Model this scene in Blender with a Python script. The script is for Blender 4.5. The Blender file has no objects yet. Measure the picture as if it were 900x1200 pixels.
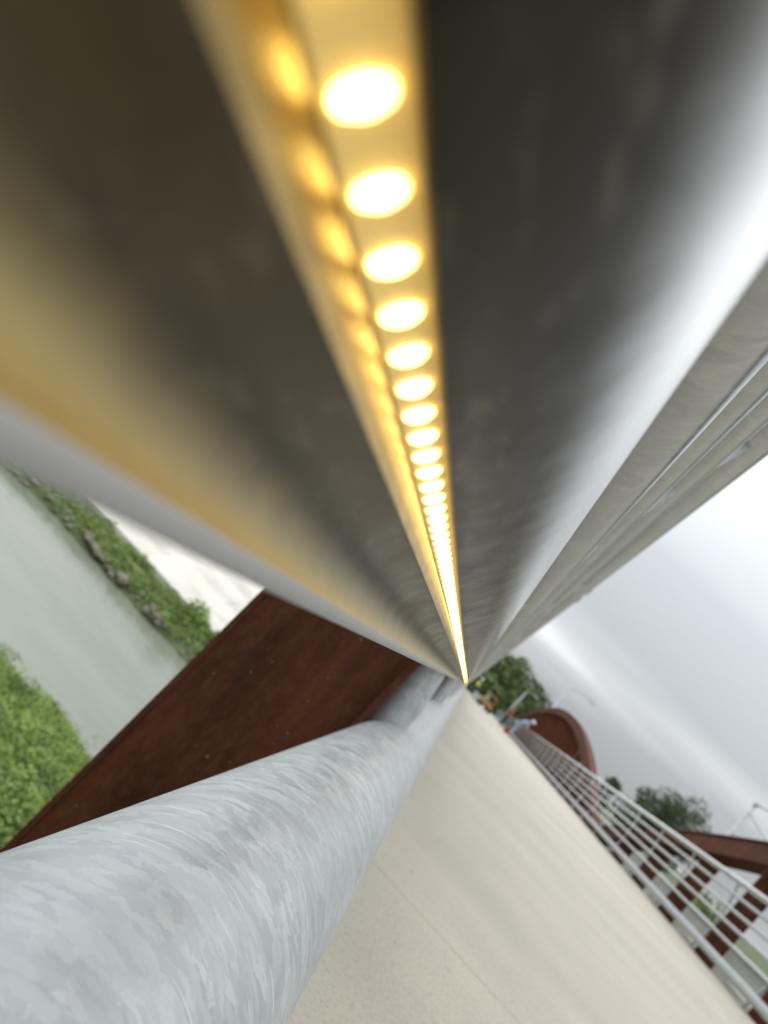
import bpy, bmesh, math, random
import numpy as np
from mathutils import Vector, Matrix
R = math.radians
rng = np.random.default_rng(7)
random.seed(7)
sc = bpy.context.scene
col = sc.collection
CZ = 0.37                                   # camera height above the bridge deck

# ------------------------------------------------------------------ camera
cam_d = bpy.data.cameras.new('camera'); cam = bpy.data.objects.new('camera', cam_d); col.objects.link(cam)
YAW, PITCH, ROLL = R(12.3), R(4.42), R(45.0)
hd = Vector((-math.sin(YAW), math.cos(YAW), 0)); UPV = Vector((0, 0, 1))
rt = Vector((math.cos(YAW), math.sin(YAW), 0))
fw = hd * math.cos(PITCH) + UPV * math.sin(PITCH)
uu = -hd * math.sin(PITCH) + UPV * math.cos(PITCH)
ix = rt * math.sin(ROLL) + uu * math.cos(ROLL)
iy = -rt * math.cos(ROLL) + uu * math.sin(ROLL)
mw = Matrix.Identity(4)
for i in range(3):
    mw[i][0] = ix[i]; mw[i][1] = iy[i]; mw[i][2] = -fw[i]
mw[2][3] = CZ
cam.matrix_world = mw
cam_d.sensor_fit = 'VERTICAL'; cam_d.sensor_height = 36.0
cam_d.lens = 970 / 1200 * 36.0
cam_d.clip_start = 0.002; cam_d.clip_end = 5000
cam_d.dof.use_dof = True; cam_d.dof.focus_distance = 0.40; cam_d.dof.aperture_fstop = 12
sc.camera = cam

# ------------------------------------------------------------------ world, sun, exposure
w = bpy.data.worlds.new('World'); sc.world = w; w.use_nodes = True
nt = w.node_tree; N = nt.nodes; L = nt.links
for n in list(N): N.remove(n)
SUN_EL, SUN_AZ = R(58), R(40)
def nd(t, **k):
    n = N.new(t)
    for a, b in k.items(): setattr(n, a, b)
    return n
out = nd('ShaderNodeOutputWorld'); bg = nd('ShaderNodeBackground')
sky = nd('ShaderNodeTexSky', sky_type='NISHITA'); sky.sun_disc = False
sky.sun_elevation = SUN_EL; sky.sun_rotation = SUN_AZ; sky.dust_density = 3.0
skym = nd('ShaderNodeVectorMath', operation='SCALE'); skym.inputs['Scale'].default_value = 0.10
L.new(sky.outputs[0], skym.inputs[0])
tc = nd('ShaderNodeTexCoord'); sep = nd('ShaderNodeSeparateXYZ'); L.new(tc.outputs['Generated'], sep.inputs[0])
def M(op, a, b=None, c=None):
    n = nd('ShaderNodeMath', operation=op)
    for i, v in enumerate((a, b, c)):
        if v is None: continue
        if isinstance(v, (int, float)): n.inputs[i].default_value = v
        else: L.new(v, n.inputs[i])
    return n.outputs[0]
zz = M('ADD', M('MAXIMUM', sep.outputs[2], 0.0), 0.10)
cx = M('DIVIDE', sep.outputs[0], zz); cy = M('DIVIDE', sep.outputs[1], zz)
cmb = nd('ShaderNodeCombineXYZ'); L.new(cx, cmb.inputs[0]); L.new(cy, cmb.inputs[1])
mp = nd('ShaderNodeMapping'); L.new(cmb.outputs[0], mp.inputs[0])
mp.inputs['Location'].default_value = (1.2, 5.2, 0.0); mp.inputs['Scale'].default_value = (0.22, 0.40, 1)
no = nd('ShaderNodeTexNoise'); L.new(mp.outputs[0], no.inputs['Vector'])
no.inputs['Scale'].default_value = 1.0; no.inputs['Detail'].default_value = 2.5; no.inputs['Roughness'].default_value = 0.52
ramp = nd('ShaderNodeValToRGB'); L.new(no.outputs['Fac'], ramp.inputs[0])
e = ramp.color_ramp.elements
e[0].position = 0.38; e[0].color = (0.455, 0.478, 0.497, 1)
e[1].position = 0.62; e[1].color = (1.18, 1.20, 1.22, 1)
em = e.new(0.50); em.color = (0.66, 0.685, 0.705, 1)
# overcast: the cloud deck brightens toward the zenith
zen = M('MULTIPLY_ADD', M('SMOOTH_MIN', M('MAXIMUM', sep.outputs[2], 0.0), 0.42, 0.1), 3.2, 0.80)
cl = nd('ShaderNodeVectorMath', operation='SCALE'); L.new(ramp.outputs[0], cl.inputs[0]); L.new(zen, cl.inputs['Scale'])
mix = nd('ShaderNodeMix', data_type='VECTOR'); mix.inputs['Factor'].default_value = 0.90
L.new(skym.outputs[0], mix.inputs[4]); L.new(cl.outputs[0], mix.inputs[5])
L.new(mix.outputs[1], bg.inputs['Color']); bg.inputs['Strength'].default_value = 1.0
L.new(bg.outputs[0], out.inputs[0])
sd = bpy.data.lights.new('sun', 'SUN'); sun = bpy.data.objects.new('sun', sd); col.objects.link(sun)
sd.energy = 0.5; sd.angle = R(20); sd.color = (1.0, 0.96, 0.9)
sdir = Vector((math.sin(SUN_AZ) * math.cos(SUN_EL), math.cos(SUN_AZ) * math.cos(SUN_EL), math.sin(SUN_EL)))
sun.rotation_euler = sdir.to_track_quat('Z', 'Y').to_euler(); sun.location = (0, 0, 30)
sc.view_settings.view_transform = 'Standard'; sc.view_settings.look = 'None'
sc.view_settings.exposure = 0.0; sc.view_settings.gamma = 1.0
sc.cycles.use_denoising = True
sc.cycles.max_bounces = 8

# ------------------------------------------------------------------ materials
def mat(name, base, rough=0.6, metal=0.0, ior=1.5, var=0.0, var_scale=(5, 5, 5), dark=0.6, light=1.3, bump=0.0, bump_scale=40.0,
        rough_var=0.0, detail=4.0, coord='Object', builder=None, **extra):
    m = bpy.data.materials.new(name); m.use_nodes = True
    t = m.node_tree; b = t.nodes['Principled BSDF']
    b.inputs['Base Color'].default_value = (*base, 1); b.inputs['Roughness'].default_value = rough
    b.inputs['Metallic'].default_value = metal; b.inputs['IOR'].default_value = ior
    for k, v in extra.items(): b.inputs[k].default_value = v
    tcn = t.nodes.new('ShaderNodeTexCoord'); cv = tcn.outputs[coord]
    if var > 0:
        mpn = t.nodes.new('ShaderNodeMapping'); mpn.inputs['Scale'].default_value = var_scale
        t.links.new(cv, mpn.inputs[0])
        n1 = t.nodes.new('ShaderNodeTexNoise'); n1.inputs['Scale'].default_value = 1; n1.inputs['Detail'].default_value = detail
        t.links.new(mpn.outputs[0], n1.inputs['Vector'])
        r1 = t.nodes.new('ShaderNodeValToRGB'); t.links.new(n1.outputs['Fac'], r1.inputs[0])
        e = r1.color_ramp.elements; e[0].position = 0.3; e[1].position = 0.7
        lo = [c * (1 - var * (1 - dark)) for c in base]; hi = [min(1, c * (1 + var * (light - 1))) for c in base]
        e[0].color = (*lo, 1); e[1].color = (*hi, 1)
        t.links.new(r1.outputs[0], b.inputs['Base Color'])
        if rough_var:
            ma = t.nodes.new('ShaderNodeMath'); ma.operation = 'MULTIPLY_ADD'
            t.links.new(n1.outputs['Fac'], ma.inputs[0]); ma.inputs[1].default_value = rough_var; ma.inputs[2].default_value = rough - rough_var / 2
            t.links.new(ma.outputs[0], b.inputs['Roughness'])
    if bump > 0:
        n2 = t.nodes.new('ShaderNodeTexNoise'); n2.inputs['Scale'].default_value = bump_scale; n2.inputs['Detail'].default_value = 5
        t.links.new(cv, n2.inputs['Vector'])
        bn = t.nodes.new('ShaderNodeBump'); bn.inputs['Strength'].default_value = bump; bn.inputs['Distance'].default_value = 0.02
        t.links.new(n2.outputs['Fac'], bn.inputs['Height']); t.links.new(bn.outputs[0], b.inputs['Normal'])
    if builder: builder(t, b, cv)
    return m

def mixcol(t, fac, a, b, blend='MIX'):
    n = t.nodes.new('ShaderNodeMix'); n.data_type = 'RGBA'; n.blend_type = blend
    for s, v in ((0, fac), (6, a), (7, b)):
        if hasattr(v, 'links') or hasattr(v, 'is_linked'): t.links.new(v, n.inputs[s])
        else: n.inputs[s].default_value = v
    return n.outputs[2]
def tnoise(t, cv, scale, sc3=(1, 1, 1), detail=4, rough=0.5, lo=0.4, hi=0.6, typ='noise', loc=(0, 0, 0)):
    mpn = t.nodes.new('ShaderNodeMapping'); mpn.inputs['Scale'].default_value = sc3; mpn.inputs['Location'].default_value = loc
    t.links.new(cv, mpn.inputs[0])
    if typ == 'noise':
        n = t.nodes.new('ShaderNodeTexNoise'); n.inputs['Detail'].default_value = detail; n.inputs['Roughness'].default_value = rough; o = n.outputs['Fac']
    else:
        n = t.nodes.new('ShaderNodeTexVoronoi'); n.feature = 'F1'; o = n.outputs['Color'] if typ == 'cell' else n.outputs['Distance']
    n.inputs['Scale'].default_value = scale; t.links.new(mpn.outputs[0], n.inputs['Vector'])
    if typ == 'cell':
        s = t.nodes.new('ShaderNodeSeparateColor'); t.links.new(o, s.inputs[0]); o = s.outputs[0]
    mr = t.nodes.new('ShaderNodeMapRange'); mr.inputs[1].default_value = lo; mr.inputs[2].default_value = hi
    t.links.new(o, mr.inputs[0]); return mr.outputs[0]

def galv_build(t, b, cv, rvar=0.20, soft=0.0):                  # zinc spangle: flecks running round the tube
    nz = t.nodes.new('ShaderNodeTexNoise'); nz.inputs['Scale'].default_value = 14; t.links.new(cv, nz.inputs['Vector'])
    vm = t.nodes.new('ShaderNodeVectorMath'); vm.operation = 'MULTIPLY_ADD'; vm.inputs[1].default_value = (0.05, 0.03, 0.05)
    t.links.new(nz.outputs['Color'], vm.inputs[0]); t.links.new(cv, vm.inputs[2]); wv = vm.outputs[0]
    nz2 = t.nodes.new('ShaderNodeTexNoise'); nz2.inputs['Scale'].default_value = 160; nz2.inputs['Detail'].default_value = 3; t.links.new(cv, nz2.inputs['Vector'])
    vm2 = t.nodes.new('ShaderNodeVectorMath'); vm2.operation = 'MULTIPLY_ADD'; vm2.inputs[1].default_value = (0.016, 0.008, 0.016)
    t.links.new(nz2.outputs['Color'], vm2.inputs[0]); t.links.new(wv, vm2.inputs[2]); rv = vm2.outputs[0]
    c1 = tnoise(t, rv, 1, (52, 72, 52), typ='cell', lo=0, hi=1)
    c2 = tnoise(t, rv, 1, (100, 150, 100), typ='cell', lo=0, hi=1, loc=(3, 5, 7))
    st = tnoise(t, wv, 1, (26, 420, 26), detail=2, lo=0.66, hi=0.74)
    gate = tnoise(t, cv, 7, detail=3, lo=0.52, hi=0.66, loc=(1, 2, 3))
    bl = tnoise(t, cv, 6, detail=6, rough=0.6, lo=0.36, hi=0.64)
    dr = tnoise(t, cv, 38, detail=4, rough=0.65, lo=0.62, hi=0.78)
    a = mixcol(t, c1, (0.30, 0.325, 0.335, 1), (0.56, 0.585, 0.59, 1))
    a2 = mixcol(t, c2, (0.33, 0.355, 0.365, 1), (0.60, 0.615, 0.615, 1))
    a = mixcol(t, 0.5, a, a2)
    a = mixcol(t, bl, a, mixcol(t, 0.45, a, (0.33, 0.37, 0.385, 1)))
    a = mixcol(t, dr, a, mixcol(t, 0.4, a, (0.30, 0.30, 0.285, 1)))
    ms = t.nodes.new('ShaderNodeMath'); ms.operation = 'MULTIPLY'; t.links.new(st, ms.inputs[0]); t.links.new(gate, ms.inputs[1])
    a = mixcol(t, ms.outputs[0], a, (0.70, 0.73, 0.74, 1))
    if soft: a = mixcol(t, soft, a, (0.50, 0.515, 0.51, 1))
    t.links.new(a, b.inputs['Base Color'])
    r = t.nodes.new('ShaderNodeMath'); r.operation = 'MULTIPLY_ADD'; r.inputs[1].default_value = rvar; r.inputs[2].default_value = b.inputs['Roughness'].default_value
    t.links.new(c1, r.inputs[0]); t.links.new(r.outputs[0], b.inputs['Roughness'])
MP = mat('galvanised_pipe', (0.5, 0.52, 0.53), 0.46, 0.3, builder=galv_build)
MG = mat('galvanised_steel', (0.5, 0.52, 0.53), 0.13, 0.9, builder=lambda t, b, cv: galv_build(t, b, cv, 0.05, 0.5))

def rust_build(t, b, cv):
    n1 = tnoise(t, cv, 1, (9, 9, 2.2), detail=6, rough=0.6, lo=0.34, hi=0.68)
    n2 = tnoise(t, cv, 1, (70, 70, 30), detail=5, rough=0.7, lo=0.42, hi=0.70)
    sp = tnoise(t, cv, 120, detail=2, lo=0.735, hi=0.78)
    dk = tnoise(t, cv, 1, (26, 26, 3.5), detail=4, lo=0.5, hi=0.75)
    a = mixcol(t, n1, (0.050, 0.0185, 0.0095, 1), (0.125, 0.038, 0.019, 1))
    a = mixcol(t, n2, a, mixcol(t, 0.45, a, (0.17, 0.07, 0.04, 1)))
    a = mixcol(t, dk, a, mixcol(t, 0.5, a, (0.035, 0.016, 0.012, 1)))
    a = mixcol(t, sp, a, (0.42, 0.34, 0.28, 1))
    t.links.new(a, b.inputs['Base Color'])
    bn = t.nodes.new('ShaderNodeBump'); bn.inputs['Strength'].default_value = 0.35; bn.inputs['Distance'].default_value = 0.004
    t.links.new(n2, bn.inputs['Height']); t.links.new(bn.outputs[0], b.inputs['Normal'])
MR = mat('weathering_steel', (0.1, 0.03, 0.02), 0.7, builder=rust_build, **{'Specular IOR Level': 0.12})

def lrail_build(t, b, cv, dk=1.0):                 # bronze darkened to paint in the phone's shade; cloudy patina with faint brush scratches
    n1 = tnoise(t, cv, 1, (42, 26, 42), detail=5, rough=0.6, lo=0.36, hi=0.66)
    n2 = tnoise(t, cv, 1, (300, 70, 300), detail=3, lo=0.56, hi=0.74)
    c1 = tnoise(t, cv, 1, (55, 38, 55), typ='cell', lo=0, hi=1)
    a = mixcol(t, n1, tuple(q * dk for q in (0.062, 0.051, 0.030)) + (1,), tuple(q * dk for q in (0.125, 0.104, 0.064)) + (1,))
    a = mixcol(t, c1, a, mixcol(t, 0.35, a, (0.075, 0.066, 0.045, 1)))
    a = mixcol(t, n2, a, mixcol(t, 0.25, a, (0.30, 0.27, 0.20, 1)))
    t.links.new(a, b.inputs['Base Color'])
    r = t.nodes.new('ShaderNodeMath'); r.operation = 'MULTIPLY_ADD'; r.inputs[1].default_value = 0.15; r.inputs[2].default_value = 0.34
    t.links.new(n1, r.inputs[0]); t.links.new(r.outputs[0], b.inputs['Roughness'])
A0 = R(147); d0 = (math.cos(A0), math.sin(A0)); t0 = (-math.sin(A0), math.cos(A0))      # section axes of the light rail
def painted_fade(w0, w1, col_, rough_, dk):        # paints shade into the colour, fading outward to LED glow or sky sheen
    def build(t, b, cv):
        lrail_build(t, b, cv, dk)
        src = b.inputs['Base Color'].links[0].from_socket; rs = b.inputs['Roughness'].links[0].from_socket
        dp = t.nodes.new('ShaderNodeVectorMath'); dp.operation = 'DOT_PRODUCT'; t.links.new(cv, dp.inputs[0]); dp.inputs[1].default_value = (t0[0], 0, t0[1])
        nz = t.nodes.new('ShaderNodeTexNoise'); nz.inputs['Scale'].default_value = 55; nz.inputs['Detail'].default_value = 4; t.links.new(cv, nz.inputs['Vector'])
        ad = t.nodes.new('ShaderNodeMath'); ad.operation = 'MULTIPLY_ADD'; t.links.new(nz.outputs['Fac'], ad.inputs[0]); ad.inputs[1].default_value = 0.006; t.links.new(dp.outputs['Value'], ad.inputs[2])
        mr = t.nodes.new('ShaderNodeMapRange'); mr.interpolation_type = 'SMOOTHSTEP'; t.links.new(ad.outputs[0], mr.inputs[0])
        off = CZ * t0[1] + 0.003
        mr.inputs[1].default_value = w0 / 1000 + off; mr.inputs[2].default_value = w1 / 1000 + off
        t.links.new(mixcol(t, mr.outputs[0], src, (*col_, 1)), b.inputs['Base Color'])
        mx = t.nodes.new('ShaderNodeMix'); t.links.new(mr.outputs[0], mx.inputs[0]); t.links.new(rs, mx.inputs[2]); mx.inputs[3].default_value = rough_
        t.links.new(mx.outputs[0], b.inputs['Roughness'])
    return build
ML = mat('bronze_painted_glow', (0.08, 0.07, 0.045), 0.4, 1.0, builder=painted_fade(17.5, 27.0, (0.31, 0.245, 0.105), 0.42, 0.9))  # brass tone paints the LED glow toward the lip
MLR = mat('bronze_painted_shade', (0.05, 0.04, 0.03), 0.4, 1.0, builder=painted_fade(-25.0, -50.0, (0.74, 0.74, 0.72), 0.24, 0.26), **{'Coat Weight': 0.12, 'Coat Roughness': 0.3})  # painted shade beside the slot, painted sky highlight at the outer edge
MBODY = mat('satin_aluminium_body', (0.66, 0.66, 0.64), 0.26, 0.95, var=0.3, var_scale=(60, 6, 60))
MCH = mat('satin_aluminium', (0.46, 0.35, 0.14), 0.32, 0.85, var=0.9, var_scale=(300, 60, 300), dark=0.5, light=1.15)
MLIP = mat('satin_aluminium_added_lip', (0.40, 0.40, 0.40), 0.5, 0.1, var=0.3, var_scale=(30, 8, 30))
def emit(name, c, s):
    m = bpy.data.materials.new(name); m.use_nodes = True; b = m.node_tree.nodes['Principled BSDF']
    b.inputs['Base Color'].default_value = (*c, 1); b.inputs['Emission Color'].default_value = (*c, 1); b.inputs['Emission Strength'].default_value = s
    return m
MLED = emit('led_warm_light', (1.0, 0.73, 0.25), 9.0)
MGLOW = emit('led_strip_painted_glow', (0.95, 0.70, 0.24), 0.14)  # faint emission stands in for scattered LED light between the diodes

def deck_build(t, b, cv):
    n1 = tnoise(t, cv, 1, (0.16, 0.9, 1), detail=5, rough=0.55, lo=0.25, hi=0.75)       # broad transverse tone bands
    n2 = tnoise(t, cv, 2.3, detail=6, rough=0.6, lo=0.35, hi=0.65)
    n3 = tnoise(t, cv, 1, (9, 60, 9), detail=5, lo=0.45, hi=0.70)                       # brush marks across the deck
    n4 = tnoise(t, cv, 130, detail=3, rough=0.7, lo=0.52, hi=0.70)
    n5 = tnoise(t, cv, 34, detail=2, lo=0.735, hi=0.76)
    n6 = tnoise(t, cv, 0.55, detail=7, rough=0.65, lo=0.5, hi=0.66)
    st = tnoise(t, cv, 1, (0.8, 6.0, 1), detail=5, rough=0.6, lo=0.62, hi=0.72)
    a = mixcol(t, n1, (0.415, 0.385, 0.310, 1), (0.545, 0.515, 0.425, 1))
    a = mixcol(t, n2, a, mixcol(t, 0.30, a, (0.33, 0.31, 0.26, 1)))
    a = mixcol(t, n3, a, mixcol(t, 0.09, a, (0.36, 0.33, 0.28, 1)))
    a = mixcol(t, st, a, mixcol(t, 0.16, a, (0.27, 0.25, 0.21, 1)))
    a = mixcol(t, n6, a, mixcol(t, 0.22, a, (0.30, 0.27, 0.22, 1)))
    a = mixcol(t, n5, a, (0.20, 0.18, 0.15, 1))
    a = mixcol(t, n4, a, mixcol(t, 0.65, a, (0.23, 0.21, 0.18, 1)))
    t.links.new(a, b.inputs['Base Color'])
    bn = t.nodes.new('ShaderNodeBump'); bn.inputs['Strength'].default_value = 0.5; bn.inputs['Distance'].default_value = 0.0015
    ad = t.nodes.new('ShaderNodeMath'); ad.operation = 'ADD'; t.links.new(n3, ad.inputs[0]); t.links.new(n4, ad.inputs[1])
    t.links.new(ad.outputs[0], bn.inputs['Height']); t.links.new(bn.outputs[0], b.inputs['Normal'])
MD = mat('deck_concrete', (0.45, 0.42, 0.36), 0.75, builder=deck_build)
MC = mat('concrete', (0.30, 0.30, 0.265), 0.85, var=0.8, var_scale=(0.8, 0.8, 2.5), dark=0.75, light=1.2, detail=7)
MCL = mat('pale_concrete', (0.62, 0.60, 0.53), 0.85, var=0.8, var_scale=(0.35, 0.5, 0.8), dark=0.72, light=1.15, detail=8)
MJ = mat('joint_sealant', (0.16, 0.15, 0.13), 0.8, var=0.8, var_scale=(9, 9, 9))
MGR = mat('soil_and_grass', (0.075, 0.10, 0.035), 0.9, var=1.0, var_scale=(0.35, 0.35, 0.35), dark=0.6, light=1.5, detail=8)
def leaf(name, c, v=0.9): return mat(name, c, 0.6, var=v, var_scale=(1.1, 1.1, 1.1), dark=0.5, light=1.6, detail=3)
MLF = [leaf('leaf_green', (0.13, 0.18, 0.06)), leaf('leaf_dark', (0.065, 0.10, 0.04)), leaf('leaf_grey_green', (0.10, 0.125, 0.08)), leaf('grass_bright', (0.17, 0.25, 0.05)), leaf('shrub_green', (0.20, 0.30, 0.06))]
MBK = mat('bark', (0.10, 0.08, 0.06), 0.9, var=0.8, var_scale=(6, 6, 1.5), bump=0.4)
def water_build(t, b, cv):
    n1 = tnoise(t, cv, 1, (0.10, 0.22, 1), detail=5, lo=0.3, hi=0.7)
    a = mixcol(t, n1, (0.175, 0.195, 0.15, 1), (0.235, 0.255, 0.20, 1)); t.links.new(a, b.inputs['Base Color'])
    n2 = t.nodes.new('ShaderNodeTexNoise'); n2.inputs['Scale'].default_value = 1.6; n2.inputs['Detail'].default_value = 6; t.links.new(cv, n2.inputs['Vector'])
    bn = t.nodes.new('ShaderNodeBump'); bn.inputs['Strength'].default_value = 0.22; bn.inputs['Distance'].default_value = 0.15
    t.links.new(n2.outputs['Fac'], bn.inputs['Height']); t.links.new(bn.outputs[0], b.inputs['Normal'])
MW = mat('river_water', (0.3, 0.35, 0.3), 0.12, ior=1.33, builder=water_build)
MROCK = mat('river_rock', (0.17, 0.155, 0.12), 0.9, var=1.0, var_scale=(1.1, 1.1, 1.1), dark=0.45, light=1.8, bump=0.5, bump_scale=6)
MWHITE = mat('white_plastic', (0.8, 0.8, 0.78), 0.4)
MPOLE = mat('pole_paint', (0.5, 0.52, 0.54), 0.5, 0.3, var=0.3)
MBLK = mat('black_rubber', (0.03, 0.03, 0.03), 0.8, var=0.5)
MSKIN = mat('skin', (0.42, 0.25, 0.17), 0.6, var=0.2)
MBLUE = mat('blue_shirt', (0.30, 0.42, 0.54), 0.85, var=0.5, var_scale=(6, 6, 6))
MHIV = mat('lime_vest', (0.52, 0.72, 0.04), 0.7, var=0.4, var_scale=(6, 6, 6))
MDEN = mat('dark_trousers', (0.05, 0.06, 0.09), 0.9, var=0.5)
MBRN = mat('rust_red_shirt', (0.20, 0.06, 0.04), 0.85, var=0.5)
MTAN = mat('tan_paint', (0.52, 0.36, 0.16), 0.5, var=0.5)
MORA = mat('orange_paint', (0.66, 0.25, 0.09), 0.5, var=0.4)
MRED = mat('red_plastic', (0.45, 0.05, 0.04), 0.5, var=0.4)
MWALL = mat('cream_wall', (0.58, 0.54, 0.46), 0.9, var=0.6, var_scale=(0.5, 0.5, 1.5))
MROOF = mat('roof_tile', (0.26, 0.11, 0.08), 0.8, var=0.8, var_scale=(1, 1, 1))
MGLASS = mat('window_glass', (0.05, 0.06, 0.07), 0.1)

# ------------------------------------------------------------------ helpers
def obj(name, me, m=None, parent=None):
    o = bpy.data.objects.new(name, me); col.objects.link(o)
    if m is not None and len(me.materials) == 0: me.materials.append(m)
    if parent is not None: o.parent = parent
    return o
def tag(o, label=None, cat=None, group=None, kind=None):
    for k, v in (('label', label), ('category', cat), ('group', group), ('kind', kind)):
        if v: o[k] = v
    return o
def empty(name, loc, label=None, cat=None, group=None, rz=0):
    o = bpy.data.objects.new(name, None); col.objects.link(o); o.location = loc; o.rotation_euler.z = rz
    o.empty_display_size = 0.1
    return tag(o, label, cat, group)
def mesh(name, V, F, smooth=False, m=None):
    me = bpy.data.meshes.new(name); me.from_pydata([tuple(v) for v in V], [], [tuple(f) for f in F]); me.update()
    if smooth: me.polygons.foreach_set('use_smooth', [True] * len(me.polygons))
    if m: me.materials.append(m)
    return me
def fix_normals(me):
    bm = bmesh.new(); bm.from_mesh(me); bmesh.ops.recalc_face_normals(bm, faces=bm.faces); bm.to_mesh(me); bm.free(); return me
def box_data(x0, x1, y0, y1, z0, z1):
    V = [(x, y, z) for z in (z0, z1) for y in (y0, y1) for x in (x0, x1)]
    return V, [(0, 2, 3, 1), (4, 5, 7, 6), (0, 1, 5, 4), (2, 6, 7, 3), (0, 4, 6, 2), (1, 3, 7, 5)]
def boxes(name, lst, m=None, bevel=0.0):
    V, F = [], []
    for b in lst:
        v, f = box_data(*b); k = len(V); V += v; F += [tuple(i + k for i in q) for q in f]
    me = mesh(name, V, F, m=m)
    if bevel:
        bm = bmesh.new(); bm.from_mesh(me); bmesh.ops.bevel(bm, geom=list(bm.edges), offset=bevel, segments=2, affect='EDGES', profile=0.7); bm.to_mesh(me); bm.free()
    return me
def tube_y(name, cx, cz, r, ys, seg=40, m=None, rfun=None):
    V, F = [], []
    for j, y in enumerate(ys):
        rr = r if rfun is None else rfun(j)
        for i in range(seg):
            a = 2 * math.pi * i / seg; V.append((cx + rr * math.cos(a), y, cz + rr * math.sin(a)))
    for j in range(len(ys) - 1):
        for i in range(seg):
            a, b = j * seg + i, j * seg + (i + 1) % seg; F.append((a, b, b + seg, a + seg))
    F.append(tuple(range(seg))); F.append(tuple(reversed(range((len(ys) - 1) * seg, len(ys) * seg))))
    me = fix_normals(mesh(name, V, F, True, m)); return me
def tube_path(name, pts, rad, seg=10, m=None):
    V, F = [], []; n = len(pts); P = [Vector(p) for p in pts]
    for k in range(n):
        d = (P[min(k + 1, n - 1)] - P[max(k - 1, 0)]).normalized()
        s = d.cross(Vector((0.31, 0.2, 0.93)))
        if s.length < 1e-3: s = d.cross(Vector((1, 0, 0)))
        s.normalize(); t = d.cross(s); r = rad[k] if hasattr(rad, '__len__') else rad
        for i in range(seg):
            a = 2 * math.pi * i / seg; V.append(P[k] + s * r * math.cos(a) + t * r * math.sin(a))
    for k in range(n - 1):
        for i in range(seg):
            a, b = k * seg + i, k * seg + (i + 1) % seg; F.append((a, b, b + seg, a + seg))
    F.append(tuple(range(seg))); F.append(tuple(reversed(range((n - 1) * seg, n * seg))))
    return fix_normals(mesh(name, V, F, True, m))
def prism_y(name, prof, ys, m=None, close=True, smooth=False, caps=True):
    n = len(prof); V = [(x, y, z) for y in ys for (x, z) in prof]; F = []
    for j in range(len(ys) - 1):
        for i in range(n if close else n - 1):
            a, b = j * n + i, j * n + (i + 1) % n; F.append((a, b, b + n, a + n))
    if close and caps: F.append(tuple(range(n))); F.append(tuple(reversed(range((len(ys) - 1) * n, len(ys) * n))))
    me = mesh(name, V, F, smooth, m)
    return fix_normals(me) if close else me

XC = 2.25                                   # middle of the deck
YS0, YS1 = -6.0, 100.0
POST0, SP = 1.50, 2.2
# ------------------------------------------------------------------ bridge deck: slabs with sawn joints between
deck = empty('bridge_deck', (XC, 0, 0)); tag(deck, 'cream concrete bridge deck with brushed finish', None, None, 'structure')
deck.location = (0, 0, 0)
joints = [YS0] + [1.70 + 4.4 * k for k in range(-1, 23)] + [YS1]
for a, b in zip(joints[:-1], joints[1:]):
    me = boxes('slab', [(-0.075, 4.575, a + 0.0016, b - 0.0016, -0.25, 0.0)], MD)
    obj('slab', me, None, deck)
obj('joint_filler', boxes('joint_filler', [(-0.07, 4.57, YS0, YS1, -0.24, -0.004)], MJ), None, deck)
# outer concrete ledge beyond the right railing, seen through the gap under the bottom pipe
for side in (1,):
    for k in range(-3, 45):
        y = POST0 + SP * k
        if y + 2 > YS1: break
        obj('ledge_block', boxes('ledge_block', [(4.93, 5.12, y + 0.55, y + 1.75, -0.30, 0.055)], MCL, 0.01), None, deck)
# under-deck girders
for x in (0.05, 4.20):
    gd = boxes('girder', [(x, x + 0.25, YS0, YS1, -1.15, -0.254)], MR); obj('girder', gd, None, deck)

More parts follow.
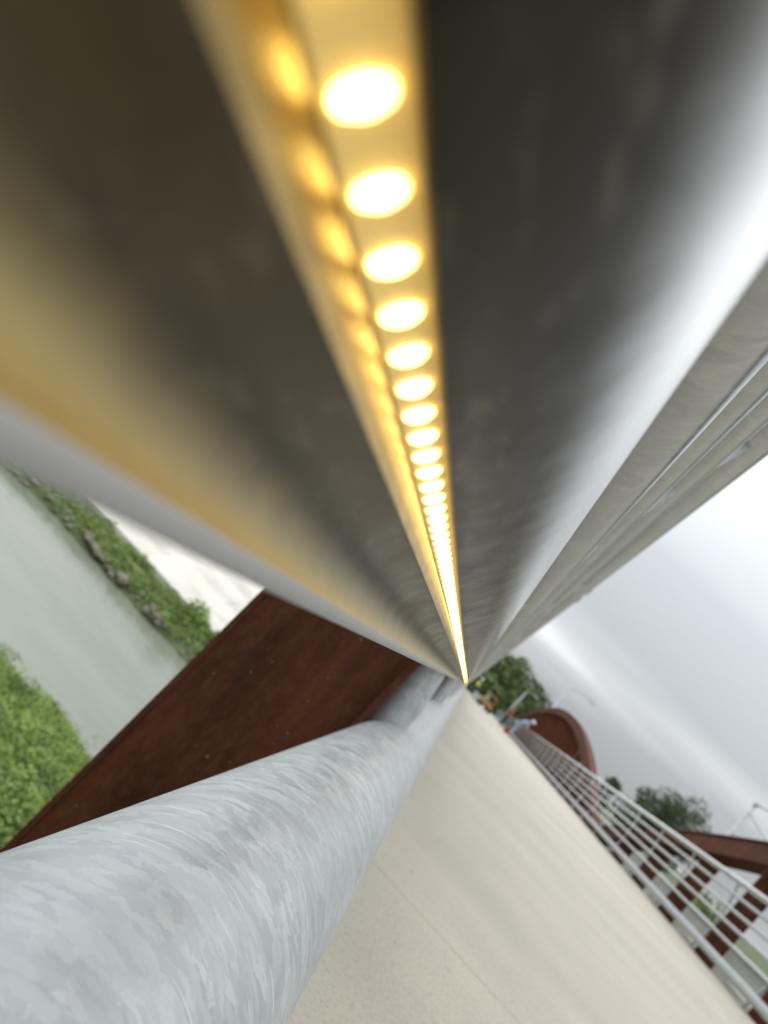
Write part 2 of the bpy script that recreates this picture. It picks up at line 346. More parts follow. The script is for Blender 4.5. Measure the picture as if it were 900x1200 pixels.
# ------------------------------------------------------------------ railings
# centre lines of the rails, relative to the camera's cross-section; the left railing
RAILS = [(-0.034, 0.215 + CZ, 0.030), (-0.017, 0.385 + CZ, 0.030), (0.0166, 0.56 + CZ, 0.030), (0.059, 0.737 + CZ, 0.050)]
PIPE = (-0.018, CZ - 0.209, 0.074)
def mirror(x): return 2 * XC - x
def railing(side):
    fx = (lambda x: x) if side < 0 else mirror
    lab = ('galvanised pipe railing carrying the glowing light rail, beside the brown hanger plate' if side < 0
           else 'galvanised pipe railing with four thin rails across the deck, in front of the brown arches')
    t = empty('pipe_railing', (fx(-0.03), 0, 0), lab, 'railing'); t.location = (0, 0, 0)
    pr = PIPE[2] if side < 0 else 0.060
    # bottom pipe in sleeved lengths
    y = YS0; cuts = [YS0] + [1.50 + 2.2 * k for k in range(0, 45) if k < 2 or k % 2 == 1 or k < 4]
    cuts = [c for c in cuts if c < YS1] + [YS1]
    for a, b in zip(cuts[:-1], cuts[1:]):
        L_ = [a + 0.004, a + 0.007] + list(np.linspace(a + 0.02, b - 0.02, 3)) + [b - 0.007, b - 0.004]
        n = len(L_)
        me = tube_y('bottom_pipe', fx(PIPE[0]), PIPE[1], pr, L_, 64, MP, lambda j: pr - (0.003 if j in (0, n - 1) else 0))
        p = obj('bottom_pipe', me, None, t)
        if b < YS1:
            obj('sleeve', tube_y('sleeve', fx(PIPE[0]), PIPE[1], pr - 0.007, [b - 0.10, b + 0.10], 48, MP), None, p)
    rails = list(RAILS)
    if side > 0: rails = [(-0.040, CZ + 0.035, 0.022)] + [(x, z, 0.024 if r < 0.04 else 0.043) for x, z, r in rails]
    for (x, z, r) in rails:
        nm = 'top_rail' if r > 0.04 else 'thin_rail'
        o = obj(nm, tube_y(nm, fx(x), z, r, [YS0, YS1], 40, MG), None, t)
        if nm == 'top_rail':
            for yy in (4.05, 4.45, 12.9, 17.3, 26.1):
                g = obj('coupling_ring', tube_y('coupling_ring', fx(x), z, r, [yy - 0.03, yy - 0.022, yy + 0.022, yy + 0.03], 40, MG, lambda j: r + (0.0005 if j in (0, 3) else 0.006)), None, o)
                tube = tube_y('gasket', fx(x), z, r + 0.003, [yy + 0.0305, yy + 0.048], 40, MBLK); obj('gasket', tube, None, o)
    # posts: bent plates
    ctr = [(-0.040, 0.0), (-0.046, 0.08), (-0.060, PIPE[1]), (-0.064, CZ - 0.10), (-0.078, CZ - 0.03), (-0.092, CZ + 0.04), (-0.080, CZ + 0.12), (-0.056, RAILS[0][1]), (-0.040, RAILS[1][1]), (-0.004, RAILS[2][1]), (0.040, RAILS[3][1])]
    pw = 0.041 if side < 0 else 0.020
    me = tube_path('post', [(fx(x), 0, z) for x, z in ctr], pw, 20, MP)
    base = boxes('foot_plate', [(min(fx(-0.074), fx(0.03)), max(fx(-0.074), fx(0.03)), -0.06, 0.06, 0.0004, 0.012)], MG, 0.002)
    bolt = []
    for k in range(-3, 45):
        yy = POST0 + 0.06 + SP * k
        if not YS0 < yy < YS1 - 0.2: continue
        o = obj('post', me, None, t); o.location.y = yy
        obj('foot_plate', base, None, o)
    return t
rail_left = railing(-1); rail_right = railing(1)

# ---- the light rail: an extruded profile with an LED slot facing the deck; (s, w) = toward the slot / across it, in mm from the camera axis
def sw(s, w_): return ((d0[0] * s + t0[0] * w_) / 1000, CZ + (d0[1] * s + t0[1] * w_) / 1000)
fil = [(24.6 + 15.4 * math.cos(R(a)), 7.5 + 18.7 * math.sin(R(a))) for a in range(0, 91, 6)]
face = [(40.4, 6.4), (40, 7.0)] + fil
lip = [(24.0, 26.6), (23.3, 28.0), (23.0, 30.2), (23.6, 31.2)]
back = [(40, 34.5), (60, 37), (80, 36), (97, 30), (109, 18), (114, 0), (114, -40), (111, -58), (103, -70), (92, -76)]
right = [(80, -79.0), (72, -77), (65, -72.5), (58.5, -65.5), (52.5, -56.5), (47.6, -47), (44.2, -38), (42.9, -33.6), (41.8, -28.5), (40.5, -19), (40.05, -12), (40, -6.7), (40.4, -6.2)]
chan = [(46.4, -7.4), (46.4, 1.4), (45.2, 2.0), (42.4, 4.4)]
LY = [-1.2, 100.0]
light_rail = obj('light_rail', prism_y('light_rail', [sw(*q) for q in [lip[-1]] + back + right[:3]], LY, MBODY, close=False, smooth=True), None, rail_left)
def strip_mesh(nm, pts, m, smooth=True): return obj(nm, prism_y(nm, [sw(*q) for q in pts], LY, m, close=False, smooth=smooth), None, light_rail)
strip_mesh('painted_glow_face', face, ML)
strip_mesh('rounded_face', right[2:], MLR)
strip_mesh('light_catch_lip', [face[-1]] + lip, MLIP)  # lip added to the profile, shaped to catch the LED light
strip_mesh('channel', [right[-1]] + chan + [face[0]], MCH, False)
strip_mesh('led_strip', [(46.2, -6.6), (45.9, -6.2), (45.9, 1.0), (46.2, 1.3)], MGLOW, False)
# LEDs
def dome():
    V, F = [], []; n = 10
    # local: u across (t0), v along y, up = toward the camera (-d0)
    rings = [(2.6, 1.85, 0.0), (2.5, 1.75, 0.8), (1.5, 1.1, 1.4)]
    for (a, b, hgt) in rings:
        for i in range(n):
            q = 2 * math.pi * i / n; u, v = a * math.cos(q), b * math.sin(q)
            s = 45.9 - hgt; ww = -2.3 + u; x, z = sw(s, ww); V.append((x, v / 1000, z))
    x, z = sw(45.9 - 1.6, -2.3); V.append((x, 0, z))
    for j in range(2):
        for i in range(n):
            a, b = j * n + i, j * n + (i + 1) % n; F.append((a, b, b + n, a + n))
    for i in range(n): F.append((2 * n + i, 2 * n + (i + 1) % n, 3 * n))
    return V, F
dv, df = dome(); me_led = fix_normals(mesh('led', dv, df, True, MLED))
PIT = 0.0130
for k in range(300):
    o = obj('led', me_led, None, light_rail); o.location.y = -0.2948 + PIT * k
V, F = [], []
y = -0.2948 + PIT * 300
while y < 60:
    k = len(V); V += [(a, b + y, c) for a, b, c in dv]; F += [tuple(i + k for i in q) for q in df]; y += PIT if y < 12 else PIT * 2
tag(obj('led', fix_normals(mesh('led_row', V, F, True, MLED)), None, light_rail), kind='stuff')

# ------------------------------------------------------------------ arches with hanger plates
def arch(side, yc, label):
    fx = (lambda x: x) if side < 0 else mirror
    t = empty('steel_arch', (0, 0, 0), label, 'arch', 'weathering steel arches along the bridge')
    ZA = 2.75 + CZ; K = 0.0043
    zf = lambda y: ZA - K * (y - yc) ** 2
    x0, x1 = sorted((fx(-0.46), fx(-0.03 - 0.0)))
    if side < 0: x0, x1 = -0.36, -0.11
    else: x0, x1 = mirror(-0.11), mirror(-0.36)
    D = 0.31; half = math.sqrt((ZA + 0.9) / K)
    ys = np.linspace(yc - half, yc + half, 90)
    V, F = [], []
    for y in ys:
        z = zf(y); V += [(x0, y, z), (x1, y, z), (x1, y, z - D), (x0, y, z - D)]
    for j in range(len(ys) - 1):
        for i in range(4):
            a, b = 4 * j + i, 4 * j + (i + 1) % 4; F.append((a, b, b + 4, a + 4))
    F += [(0, 1, 2, 3), tuple(4 * (len(ys) - 1) + i for i in (3, 2, 1, 0))]
    rib = obj('rib', fix_normals(mesh('rib', V, F, False, MR)), None, t)
    # flange plates along the top and bottom of the rib
    for dz, nm in ((0.012, 'top_flange'), (-D - 0.034, 'bottom_flange')):
        V, F = [], []
        for y in ys:
            z = zf(y) + dz
            V += [(x0 - 0.03, y, z + 0.022), (x1 + 0.03, y, z + 0.022), (x1 + 0.03, y, z), (x0 - 0.03, y, z)]
        for j in range(len(ys) - 1):
            for i in range(4):
                a, b = 4 * j + i, 4 * j + (i + 1) % 4; F.append((a, b, b + 4, a + 4))
        F += [(0, 1, 2, 3), tuple(4 * (len(ys) - 1) + i for i in (3, 2, 1, 0))]
        obj(nm, fix_normals(mesh(nm, V, F, False, MR)), None, rib)
    k0 = int(math.ceil((yc - half - POST0) / SP)); k1 = int((yc + half - POST0) / SP)
    a, b = sorted((fx(-0.383), fx(-0.083)))
    for k in range(k0, k1 + 1):
        y = POST0 + SP * k; zt = zf(y) - D - 0.03
        if zt < -0.3: continue
        web = boxes('hanger', [(a + 0.012, b - 0.012, y - 0.010, y + 0.010, -1.25, zt)], MR)
        o = obj('hanger', web, None, t)
        obj('flange', boxes('flange', [(a, a + 0.012, y - 0.0125, y + 0.0125, -1.25, zt)], MR), None, o)
        obj('flange', boxes('flange', [(b - 0.012, b, y - 0.03, y + 0.03, -1.25, zt)], MR), None, o)
    return t
arch(1, -4.3, 'brown weathering steel arch descending behind the railing below the white mast')
arch(1, 49.0, 'complete brown weathering steel arch with dense hanger plates beside the leaning worker')
arch(-1, -4.3, 'brown weathering steel arch whose wide hanger plate stands against the near pipe')
arch(-1, 49.0, 'brown weathering steel arch beyond the near hanger plate on the light rail side')

# ------------------------------------------------------------------ terrain, water
WZ = -8.7
def terr(x, y):
    def sm(a, b, t):
        t = min(1, max(0, (t - a) / (b - a))); return t * t * (3 - 2 * t)
    xw = 0.9 * math.sin(x * 0.13) + 0.5 * math.sin(x * 0.41 + 1)
    yy = y + (xw if y < 60 else 0)
    near = -5.2 + (WZ - 1.2 + 5.2) * sm(6, 29.5, yy)
    z = near
    if yy > 34:
        z = WZ - 1.2 + 1.6 * sm(38.6, 40.6, yy) + 0.7 * sm(41, 47, yy)
        if yy > 47.5: z = -7.6 + 3.6 * min(1, (yy - 47.5) / 16)
    if y > 62: z = -4.0 + 3.2 * sm(64, 98, y) + 5.5 * sm(125, 220, y)
    return z + 0.12 * math.sin(x * 1.7 + y * 0.9) * math.sin(y * 1.3 - x * 0.4)
xs = np.concatenate([np.linspace(-900, -70, 14), np.arange(-60, 60, 1.5), np.linspace(70, 900, 14)])
ysg = np.concatenate([np.linspace(-600, -30, 8), np.arange(-20, 110, 1.25), np.linspace(115, 300, 20), np.linspace(340, 1600, 8)])
V = [(x, y, terr(x, y) if abs(x) < 1e9 else 0) for y in ysg for x in xs]
nx = len(xs); F = [(j * nx + i, j * nx + i + 1, (j + 1) * nx + i + 1, (j + 1) * nx + i) for j in range(len(ysg) - 1) for i in range(nx - 1)]
tag(obj('ground', mesh('ground', V, F, True, MGR)), 'grassy river valley floor and banks', None, None, 'structure')
tag(obj('river', mesh('river', [(-900, 15, WZ), (900, 15, WZ), (900, 44, WZ), (-900, 44, WZ)], [(0, 1, 2, 3)], False, MW)), 'pale grey green river running under the bridge', None, None, 'structure')
# pale concrete revetment above the far bank, cast in bays
rev = tag(empty('revetment', (0, 0, 0)), 'pale concrete slope above the far grass bank', None, None, 'structure')
for i in range(-9, 3):
    x0 = i * 4.6; x1 = x0 + 4.57; V = []
    for x in (x0, x1):
        V += [(x, 45.7, -7.5), (x, 63.2, -3.85), (x, 63.2, -4.3), (x, 45.7, -8.4)]
    F = [(0, 1, 2, 3), (4, 7, 6, 5), (0, 4, 5, 1), (1, 5, 6, 2), (2, 6, 7, 3), (3, 7, 4, 0)]
    obj('slab', fix_normals(mesh('slab', V, F, False, MCL)), None, rev)

# ------------------------------------------------------------------ vegetation
def leaf_cloud(pts, size, up_bias=0.3, rg=rng):
    n = len(pts); pts = np.asarray(pts)
    nrm = rg.normal(size=(n, 3)); nrm[:, 2] = np.abs(nrm[:, 2]) + up_bias; nrm /= np.linalg.norm(nrm, axis=1)[:, None]
    a = np.cross(nrm, rg.normal(size=(n, 3))); a /= np.linalg.norm(a, axis=1)[:, None]; b = np.cross(nrm, a)
    s = (size * rg.uniform(0.55, 1.3, n))[:, None]
    P = np.stack([pts - a * s, pts + b * s * 0.55, pts + a * s, pts - b * s * 0.55], 1).reshape(-1, 3)
    return P, np.arange(n * 4).reshape(-1, 4)
def quads(name, P, Q, m):
    me = bpy.data.meshes.new(name); me.vertices.add(len(P)); me.vertices.foreach_set('co', P.astype(np.float32).ravel())
    me.loops.add(Q.size); me.loops.foreach_set('vertex_index', Q.astype(np.int32).ravel())
    me.polygons.add(len(Q)); me.polygons.foreach_set('loop_start', np.arange(len(Q), dtype=np.int32) * 4)
    me.update(); me.validate(); me.materials.append(m); return me
def clumps(n, fx, fy, size, hgt, per, spread):
    out_ = []
    for _ in range(n):
        x, y = fx(), fy(); z = terr(x, y); r = spread * rng.uniform(0.6, 1.4); hh = hgt * rng.uniform(0.5, 1.4)
        p = rng.normal(size=(per, 3)); p /= np.linalg.norm(p, axis=1)[:, None]; p *= rng.uniform(0.5, 1, (per, 1)) ** 0.5
        p[:, 2] = np.abs(p[:, 2]); out_.append(p * (r, r, hh) + (x, y, z))
    return leaf_cloud(np.concatenate(out_), size)
P, Q = clumps(5200, lambda: rng.uniform(-17, -0.8), lambda: rng.uniform(9, 27.6), 0.045, 0.36, 80, 0.40)
tag(obj('bank_shrubs', quads('bank_shrubs', P, Q, MLF[4])), 'dense low green growth covering the near river bank', 'shrubs', None, 'stuff')
P, Q = clumps(900, lambda: rng.uniform(-34, 6), lambda: rng.uniform(41.2, 45.7), 0.075, 0.36, 60, 0.45)
tag(obj('bank_grass', quads('bank_grass', P, Q, MLF[3])), 'bright green grass strip along the far bank below the concrete slope', 'grass', None, 'stuff')
def shrub(x, y, r, hgt, label):
    p = rng.normal(size=(900, 3)); p /= np.linalg.norm(p, axis=1)[:, None]; p *= (0.45 + 0.55 * rng.uniform(0, 1, (900, 1)))
    p[:, 2] = np.abs(p[:, 2]); P, Q = leaf_cloud(p * (r, r, hgt), 0.11)
    t = empty('shrub', (x, y, terr(x, y)), label, 'shrub')
    obj('foliage', quads('foliage', P, Q, MLF[4]), None, t)
    obj('stem', tube_path('stem', [(0, 0, -0.1), (0.05, 0, hgt * 0.4), (0.1, 0.05, hgt * 0.8)], [0.05, 0.035, 0.015], 6, MBK), None, t)
shrub(-13.2, 44.8, 1.2, 1.3, 'round green shrub on the far bank just behind the rocks beside the brown plate')
shrub(-11.0, 45.0, 1.0, 1.1, 'smaller leafy shrub half hidden by the brown hanger plate on the far bank')
# rocks along the far water's edge
def rock_mesh(seed):
    rg = np.random.default_rng(seed); bm = bmesh.new(); bmesh.ops.create_icosphere(bm, subdivisions=2, radius=1)
    ax = rg.normal(size=(7, 3))
    for v in bm.verts:
        k = 1 + 0.13 * sum(math.sin(2.2 * float(np.dot(q, v.co))) for q in ax) / 2.2; v.co *= k
    me = bpy.data.meshes.new('rock'); bm.to_mesh(me); bm.free(); me.materials.append(MROCK); return me
rm = [rock_mesh(i) for i in range(5)]
for i in range(120):
    x = -27 + i * 0.165 + rng.uniform(-0.2, 0.2)
    xw = 0.9 * math.sin(x * 0.13) + 0.5 * math.sin(x * 0.41 + 1)
    y = 40.6 - xw + rng.uniform(-0.5, 0.8)
    o = obj('rock', rm[i % 5]); s = 0.08 + 0.22 * rng.uniform() ** 2.2; o.scale = (s * rng.uniform(1, 1.7), s, s * rng.uniform(0.55, 0.9))
    o.location = (x, y, max(terr(x, y), WZ) + s * 0.15); o.rotation_euler = (rng.uniform(-.3, .3), rng.uniform(-.3, .3), rng.uniform(0, 6))
    tag(o, 'grey brown rock in the line edging the far side of the river', 'rock', 'rocks along the far river edge')

def tree(x, y, hgt, rad, label, m, seed, n=2600, leaf_s=0.22, ncl=26, base=0.22, group='trees around the bridge end', flat=1.0):
    rg = np.random.default_rng(seed); z0 = terr(x, y)
    t = empty('tree', (x, y, z0), label, 'tree', group)
    cc = np.array([0, 0, hgt * (0.5 + base / 2)]); ch = hgt * (1 - base) / 2
    cl = rg.normal(size=(ncl, 3)); cl /= np.linalg.norm(cl, axis=1)[:, None]; cl *= rg.uniform(0.35, 0.92, (ncl, 1))
    cl = cl * (rad, rad, ch * flat) * 0.86 + cc
    pts = []
    for c in cl:
        k = n // ncl; p = rg.normal(size=(k, 3)); p /= np.linalg.norm(p, axis=1)[:, None]; p *= rg.uniform(0.2, 1, (k, 1)) ** 0.45
        pts.append(c + p * rad * rg.uniform(0.22, 0.42) * np.array([1, 1, 0.8]))
    P, Q = leaf_cloud(np.concatenate(pts), leaf_s, 0.3, rg)
    obj('crown', quads('crown', P, Q, m), None, t)
    tr = rad * 0.075 + 0.05
    trunk = obj('trunk', tube_path('trunk', [(0, 0, -0.3), (0.05, 0, hgt * 0.2), (-0.05, 0.05, hgt * 0.45), (0.05, 0, hgt * 0.8)], [tr * 1.3, tr, tr * 0.7, tr * 0.2], 8, MBK), None, t)
    for c in cl[:7]:
        a = Vector((0, 0, hgt * rg.uniform(0.25, 0.5))); b = Vector(c)
        obj('limb', tube_path('limb', [a, (a + b) / 2 + Vector((0, 0, 0.2)), b], [tr * 0.5, tr * 0.3, tr * 0.1], 6, MBK), None, trunk)
    return t
tree(2.2, 108, 9.3, 3.6, 'mid green tree rising right behind the worker in the lime vest', MLF[0], 1, 6000, 0.2)
tree(-3.5, 112, 10.5, 4.2, 'dark tree hidden mostly behind the end of the light rail', MLF[1], 2, 2400, 0.26)
tree(4.0, 125, 10.8, 3.6, 'dark green tree with the tallest crown at the end of the bridge', MLF[1], 3, 6000, 0.2)
tree(6.6, 112, 7.6, 3.2, 'light green tree behind the thinner lamp post', MLF[0], 4, 5000, 0.18)
tree(10.6, 118, 6.8, 2.8, 'grey green tree between the two lamp posts and the far arch', MLF[2], 5, 2400, 0.24)
tree(0.4, 104, 5.6, 2.6, 'low green tree filling in beside the end of the light rail', MLF[0], 21, 3000, 0.2, 22, 0.05)
tree(5.0, 105, 5.2, 2.6, 'low rounded tree in front of the taller green ones', MLF[0], 22, 3000, 0.2, 22, 0.05)
tree(8.4, 132, 10.2, 3.4, 'dark tree in the row behind the light green one', MLF[1], 6, 2400, 0.28)
tree(21.5, 84, 10.4, 4.9, 'broad leafy tree with an open crown above the railing', MLF[1], 8, 15000, 0.15, 34, 0.12, 'trees right of the bridge')
tree(17.0, 88, 6.2, 1.9, 'small tree just beyond the foot of the far arch', MLF[1], 9, 2800, 0.15, 16, 0.15, 'trees right of the bridge')
tree(24, 70, 6.6, 3.6, 'low spreading tree behind the open crowned tree', MLF[0], 10, 4000, 0.15, 20, 0.1, 'trees right of the bridge')
tree(30, 62, 7.4, 3.5, 'pale grey green tree beyond the road bridge parapet', MLF[2], 12, 4000, 0.15, 20, 0.1, 'trees right of the bridge')
for i in range(9):
    tree(52 + i * 5.5, 100 - i * 4, 8.6 + 1.2 * math.sin(i * 2.1), 2.4, 'small far tree in the row beyond the cream house', MLF[1], 40 + i, 420, 0.32, 10, 0.25, 'far tree row')

# ------------------------------------------------------------------ road bridge running alongside, lamp posts, house
t = empty('road_bridge', (15, 40, -1.6), 'grey concrete road bridge with parapet behind the railing and arches', 'bridge')
t.location = (0, 0, 0)
obj('road_slab', boxes('road_slab', [(13.4, 21, -10, 95, -1.7, -1.0)], MC), None, t)
for k in range(14):
    y = -8 + k * 7.2
    obj('parapet_panel', boxes('parapet_panel', [(13.3, 13.55, y, y + 6.9, -1.72, 0.42)], MC, 0.02), None, t)
    obj('coping', boxes('coping', [(13.22, 13.63, y, y + 6.9, 0.424, 0.56)], MCL, 0.02), None, t)
for y in (18, 46, 74):
    obj('pier', boxes('pier', [(14.2, 20.2, y - 0.6, y + 0.6, -11, -1.704)], MC, 0.05), None, t)
t = empty('bridge_pier', (XC, 22.4, -10), 'concrete pier under the footbridge between the two arches', 'pier')
obj('shaft', boxes('shaft', [(-1.8, 1.8, -0.7, 0.7, -1, 8.3)], MC, 0.05), None, t)
obj('cap', boxes('cap', [(-2.4, 2.4, -0.9, 0.9, 8.304, 8.84)], MC, 0.05), None, t)

def lamp(x, y, zb, zt, arm, label, r=0.06):
    t = empty('lamp_post', (x, y, zb), label, 'lamp post', 'street lamps at the bridge end')
    hgt = zt - zb
    obj('pole', tube_path('pole', [(0, 0, 0), (0, 0, hgt * 0.5), (0, 0, hgt)], [r * 1.5, r * 1.15, r * 0.8], 10, MPOLE), None, t)
    pts = [(arm * s, 0, hgt - 0.05 + 0.45 * math.sin(s * 1.9)) for s in np.linspace(0, 1, 9)]
    a = obj('arm', tube_path('arm', pts, 0.035, 8, MPOLE), None, t)
    e_ = pts[-1]
    obj('lamp_head', boxes('lamp_head', [(e_[0] - 0.1, e_[0] + 0.5, -0.13, 0.13, e_[2] - 0.06, e_[2] + 0.07)], MPOLE, 0.03), None, a)
    obj('base_plate', boxes('base_plate', [(-0.2, 0.2, -0.2, 0.2, 0, 0.06)], MPOLE, 0.01), None, t)
lamp(5.4, 62, terr(5.4, 62) , 5.1 + CZ, 1.5, 'slender grey lamp post with curved arm rising behind the far arch', 0.07)
lamp(5.5, 101, terr(5.5, 101), 4.4 + CZ, 0.9, 'thinner grey lamp post in front of the green trees', 0.09)
def mast(x, y, zb, zt):
    t = empty('overhead_mast', (x, y, zb), 'pale steel mast with bracket arm and slanted stays above the brown arch', 'mast'); hgt = zt - zb
    obj('pole', tube_path('pole', [(0, 0, 0), (0, 0, hgt)], [0.13, 0.09], 10, MPOLE), None, t)
    obj('arm', tube_path('arm', [(0, 0, hgt), (1.2, -1.0, hgt + 0.35), (3.0, -2.4, hgt + 0.45)], 0.05, 8, MPOLE), None, t)
    obj('cap', tube_path('cap', [(0, 0, hgt - 0.1), (0, 0, hgt + 0.12)], 0.13, 10, MPOLE), None, t)
    obj('stay', tube_path('stay', [(0, 0, hgt - 0.55), (2.6, -2.0, hgt - 1.7)], 0.05, 6, MPOLE), None, t)
    obj('stay', tube_path('stay', [(0, 0, hgt - 1.9), (1.5, -1.2, hgt - 1.95), (4.0, -3.0, hgt - 1.6)], 0.045, 6, MPOLE), None, t)
    obj('wire', tube_path('wire', [(0, 0, hgt - 1.4), (-6, 14, hgt - 1.5), (-14, 34, hgt - 0.2)], 0.006, 5, MPOLE), None, t)
    obj('wire', tube_path('wire', [(1.5, -1.2, hgt - 1.95), (3.2, -2.6, hgt - 4.2)], 0.008, 5, MPOLE), None, t)
mast(14.6, 46.3, -0.996, 6.15 + CZ)
def house(x, y, rz, wdt, dep, hgt, label, mw_, mr_):
    z = terr(x, y); t = empty('house', (x, y, z), label, 'house', rz=rz)
    obj('wall', boxes('wall', [(-wdt / 2, wdt / 2, -dep / 2, dep / 2, -0.5, hgt)], mw_), None, t)
    q = 0.4; V = [(-wdt / 2 - q, -dep / 2 - q, hgt + .01), (wdt / 2 + q, -dep / 2 - q, hgt + .01), (wdt / 2 + q, dep / 2 + q, hgt + .01), (-wdt / 2 - q, dep / 2 + q, hgt + .01), (-wdt / 2 - q, 0, hgt + dep * .32), (wdt / 2 + q, 0, hgt + dep * .32)]
    obj('roof', fix_normals(mesh('roof', V, [(0, 1, 5, 4), (2, 3, 4, 5), (1, 2, 5), (3, 0, 4), (0, 3, 2, 1)], False, mr_)), None, t)
    for i in range(4):
        xx = -wdt / 2 + wdt * (i + 0.5) / 4
        o = obj('window', boxes('window', [(xx - 0.6, xx + 0.6, -dep / 2 - 0.06, -dep / 2 + 0.02, hgt * 0.45, hgt * 0.8)], MWHITE), None, t)
        obj('pane', boxes('pane', [(xx - 0.5, xx + 0.5, -dep / 2 - 0.065, -dep / 2 - 0.0, hgt * 0.45 + 0.1, hgt * 0.8 - 0.1)], MGLASS), None, o)
    obj('door', boxes('door', [(-0.5, 0.5, -dep / 2 - 0.05, -dep / 2 + 0.02, -0.02, min(2.1, hgt * 0.44))], MBRN), None, t)
house(38, 70, R(60), 12, 8, 4.2, 'cream house with a reddish roof beyond the road bridge', MWALL, MROOF)

# ------------------------------------------------------------------ people and things on the deck
def skin(name, J, E, rad, m, parent, sub=2, root=0):
    me = bpy.data.meshes.new(name); me.from_pydata(J, E, []); me.update()
    o = obj(name, me, m, parent)
    sk = o.modifiers.new('skin', 'SKIN'); sk.use_smooth_shade = True
    if not me.skin_vertices: me.attributes.new('skin', 'FLOAT', 'POINT')
    sv = me.skin_vertices[0].data
    for i, r in enumerate(rad):
        sv[i].radius = (r, r) if not hasattr(r, '__len__') else r
        sv[i].use_root = (i == root)
    s = o.modifiers.new('sub', 'SUBSURF'); s.levels = sub; s.render_levels = sub
    return o
def ell(name, c, r, m, parent):
    bm = bmesh.new(); bmesh.ops.create_uvsphere(bm, u_segments=16, v_segments=10, radius=1)
    for v in bm.verts: v.co = Vector((v.co.x * r[0] + c[0], v.co.y * r[1] + c[1], v.co.z * r[2] + c[2]))
    me = bpy.data.meshes.new(name); bm.to_mesh(me); bm.free(); me.polygons.foreach_set('use_smooth', [True] * len(me.polygons)); me.materials.append(m)
    return obj(name, me, None, parent)
def person(loc, rz, bend, label, shirt, hat, vest=None, leg=MDEN, scale=1.0):
    t = empty('person', loc, label, 'person', rz=rz); t.scale = (scale,) * 3
    # local +y is the way the person faces; bend tips the torso forward about the hips
    cb, sb = math.cos(bend), math.sin(bend)
    def T(x, y, z):
        zz = z - 0.92; return (x, y * cb + zz * sb, 0.92 + zz * cb - y * sb)
    J = [(0, 0, 0.93), T(0, 0.01, 1.15), T(0, 0.0, 1.36), T(0, 0.01, 1.50), T(0, 0.03, 1.63), T(0, 0.035, 1.72),
         (0.10, 0, 0.88), (0.11, 0.02, 0.49), (0.11, -0.02, 0.09), (0.12, 0.14, 0.035),
         (-0.10, 0, 0.88), (-0.12, 0.06, 0.49), (-0.12, -0.0, 0.09), (-0.13, 0.16, 0.035)]
    sh = [T(0.17, 0, 1.40), T(-0.17, 0, 1.40)]
    if bend > 0.3: arms = [(0.24, sh[0][1] + 0.12, sh[0][2] - 0.24), (0.22, sh[0][1] + 0.30, sh[0][2] - 0.36), (-0.24, sh[1][1] + 0.12, sh[1][2] - 0.24), (-0.22, sh[1][1] + 0.30, sh[1][2] - 0.36)]
    else: arms = [(0.24, -0.03, 1.13), (0.24, 0.09, 0.90), (-0.24, -0.03, 1.13), (-0.22, 0.14, 0.95)]
    J += [sh[0], arms[0], arms[1], sh[1], arms[2], arms[3]]
    E = [(0, 1), (1, 2), (2, 3), (3, 4), (4, 5), (0, 6), (6, 7), (7, 8), (8, 9), (0, 10), (10, 11), (11, 12), (12, 13), (2, 14), (14, 15), (15, 16), (2, 17), (17, 18), (18, 19)]
    rad = [0.13, 0.125, 0.14, 0.055, 0.085, 0.075, 0.085, 0.06, 0.042, 0.035, 0.085, 0.06, 0.042, 0.035, 0.06, 0.042, 0.034, 0.06, 0.042, 0.034]
    skin('body', J, E, rad, MSKIN, t)
    skin('trousers', [J[0], J[6], J[7], (J[8][0], J[8][1], 0.12), J[10], J[11], (J[12][0], J[12][1], 0.12)], [(0, 1), (1, 2), (2, 3), (0, 4), (4, 5), (5, 6)], [0.15, 0.105, 0.082, 0.066, 0.105, 0.082, 0.066], leg, t)
    S = [J[0], J[1], J[2], T(0, 0, 1.45), J[14], J[15], J[17], J[18]]
    skin('shirt', S, [(0, 1), (1, 2), (2, 3), (2, 4), (4, 5), (2, 6), (6, 7)], [0.16, 0.155, 0.17, 0.085, 0.085, 0.066, 0.085, 0.066], shirt, t)
    if vest: skin('vest', [J[0], J[1], J[2], T(0, 0, 1.44)], [(0, 1), (1, 2), (2, 3)], [0.185, 0.185, 0.215, 0.13], vest, t)
    hc = T(0, 0.035, 1.70)
    h_ = ell('hard_hat' if hat is not MBK else 'hair', (hc[0], hc[1], hc[2] + 0.035), (0.125, 0.145, 0.10), hat, t)
    if hat is not MBK: obj('brim', tube_path('brim', [(hc[0], hc[1] + 0.03, hc[2] + 0.0), (hc[0], hc[1] + 0.03, hc[2] + 0.018)], 0.155, 14, hat), None, h_)
    for s in (1, -1):
        for i, dx in enumerate((-0.02, -0.007, 0.007, 0.02)):
            a = Vector(J[16] if s > 0 else J[19]); pass
    return t
person((3.62, 50.0, 0.0), R(-75), 0.75, 'worker in light blue clothes and white hard hat bent toward the railing', MBLUE, MWHITE, leg=MBLUE, scale=1.06)
person((3.45, 60.0, 0.0), R(-40), 0.1, 'person in rust red shirt standing behind the bent worker', MBRN, MBK, scale=0.95)
person((0.66, 74, 0.0), R(150), 0.05, 'worker in lime vest standing where the light rail ends', MDEN, MWHITE, MHIV)
t = empty('bucket', (3.30, 48.5, 0), 'red plastic bucket on the deck at the bent worker\'s feet', 'bucket')
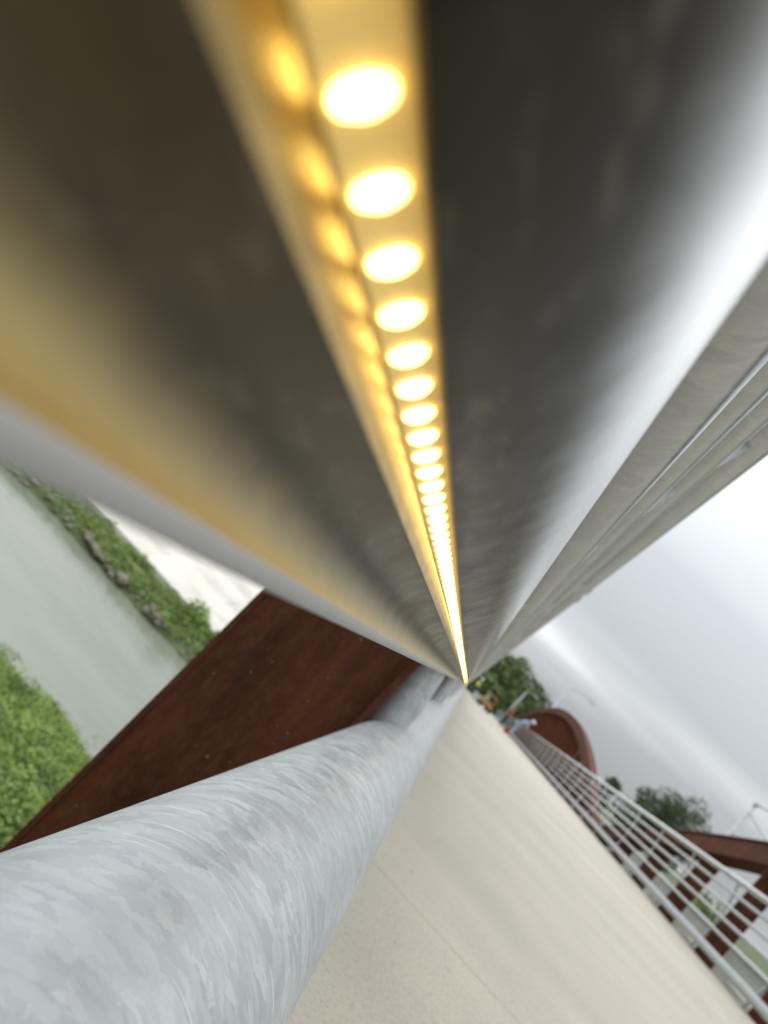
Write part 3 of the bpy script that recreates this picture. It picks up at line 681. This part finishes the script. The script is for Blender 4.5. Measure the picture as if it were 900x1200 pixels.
obj('pail', tube_path('pail', [(0, 0, 0.001), (0, 0, 0.30), (0, 0, 0.32)], [0.12, 0.155, 0.165], 16, MRED), None, t)
obj('handle', tube_path('handle', [(0.16 * math.cos(a), 0, 0.31 + 0.16 * math.sin(a)) for a in np.linspace(0, math.pi, 10)], 0.006, 6, MPOLE), None, t)
t = empty('utility_cart', (1.75, 58, 0), 'small tan and orange utility cart parked on the deck', 'cart', rz=R(15)); t.scale = (0.78, 0.78, 0.78)
obj('chassis', boxes('chassis', [(-0.5, 0.5, -0.9, 0.9, 0.22, 0.42)], MBLK, 0.02), None, t)
obj('engine_hood', boxes('engine_hood', [(-0.42, 0.42, 0.1, 0.85, 0.424, 0.80)], MTAN, 0.06), None, t)
obj('bed', boxes('bed', [(-0.5, 0.5, -0.9, -0.3, 0.424, 0.62)], MORA, 0.03), None, t)
obj('seat', boxes('seat', [(-0.35, 0.35, -0.29, 0.0, 0.424, 0.66)], MBLK, 0.04), None, t)
for sx in (-0.42, 0.42):
    for sy in (-0.55, 0.4): obj('roof_post', tube_path('roof_post', [(sx, sy, 0.6), (sx, sy * 0.9, 1.40)], 0.02, 6, MTAN), None, t)
obj('roof', boxes('roof', [(-0.5, 0.5, -0.6, 0.5, 1.40, 1.47)], MTAN, 0.03), None, t)
for sx in (-0.5, 0.5):
    for sy in (-0.6, 0.6):
        wv, wf = [], []
        me = tube_path('wheel', [(sx - 0.08, sy, 0.24), (sx + 0.08, sy, 0.24)], 0.24, 18, MBLK); o = obj('wheel', me, None, t)
        obj('rim', tube_path('rim', [(sx - 0.085, sy, 0.24), (sx + 0.085, sy, 0.24)], 0.12, 14, MTAN), None, o)
t = empty('tool_chest', (1.25, 66, 0), 'light grey tool chest on the deck near the lime vest worker', 'tool chest')
obj('box', boxes('box', [(-0.45, 0.45, -0.3, 0.3, 0.001, 0.5)], MPOLE, 0.02), None, t)
obj('lid', boxes('lid', [(-0.47, 0.47, -0.32, 0.32, 0.504, 0.58)], MPOLE, 0.02), None, t)
bpy.context.view_layer.update()
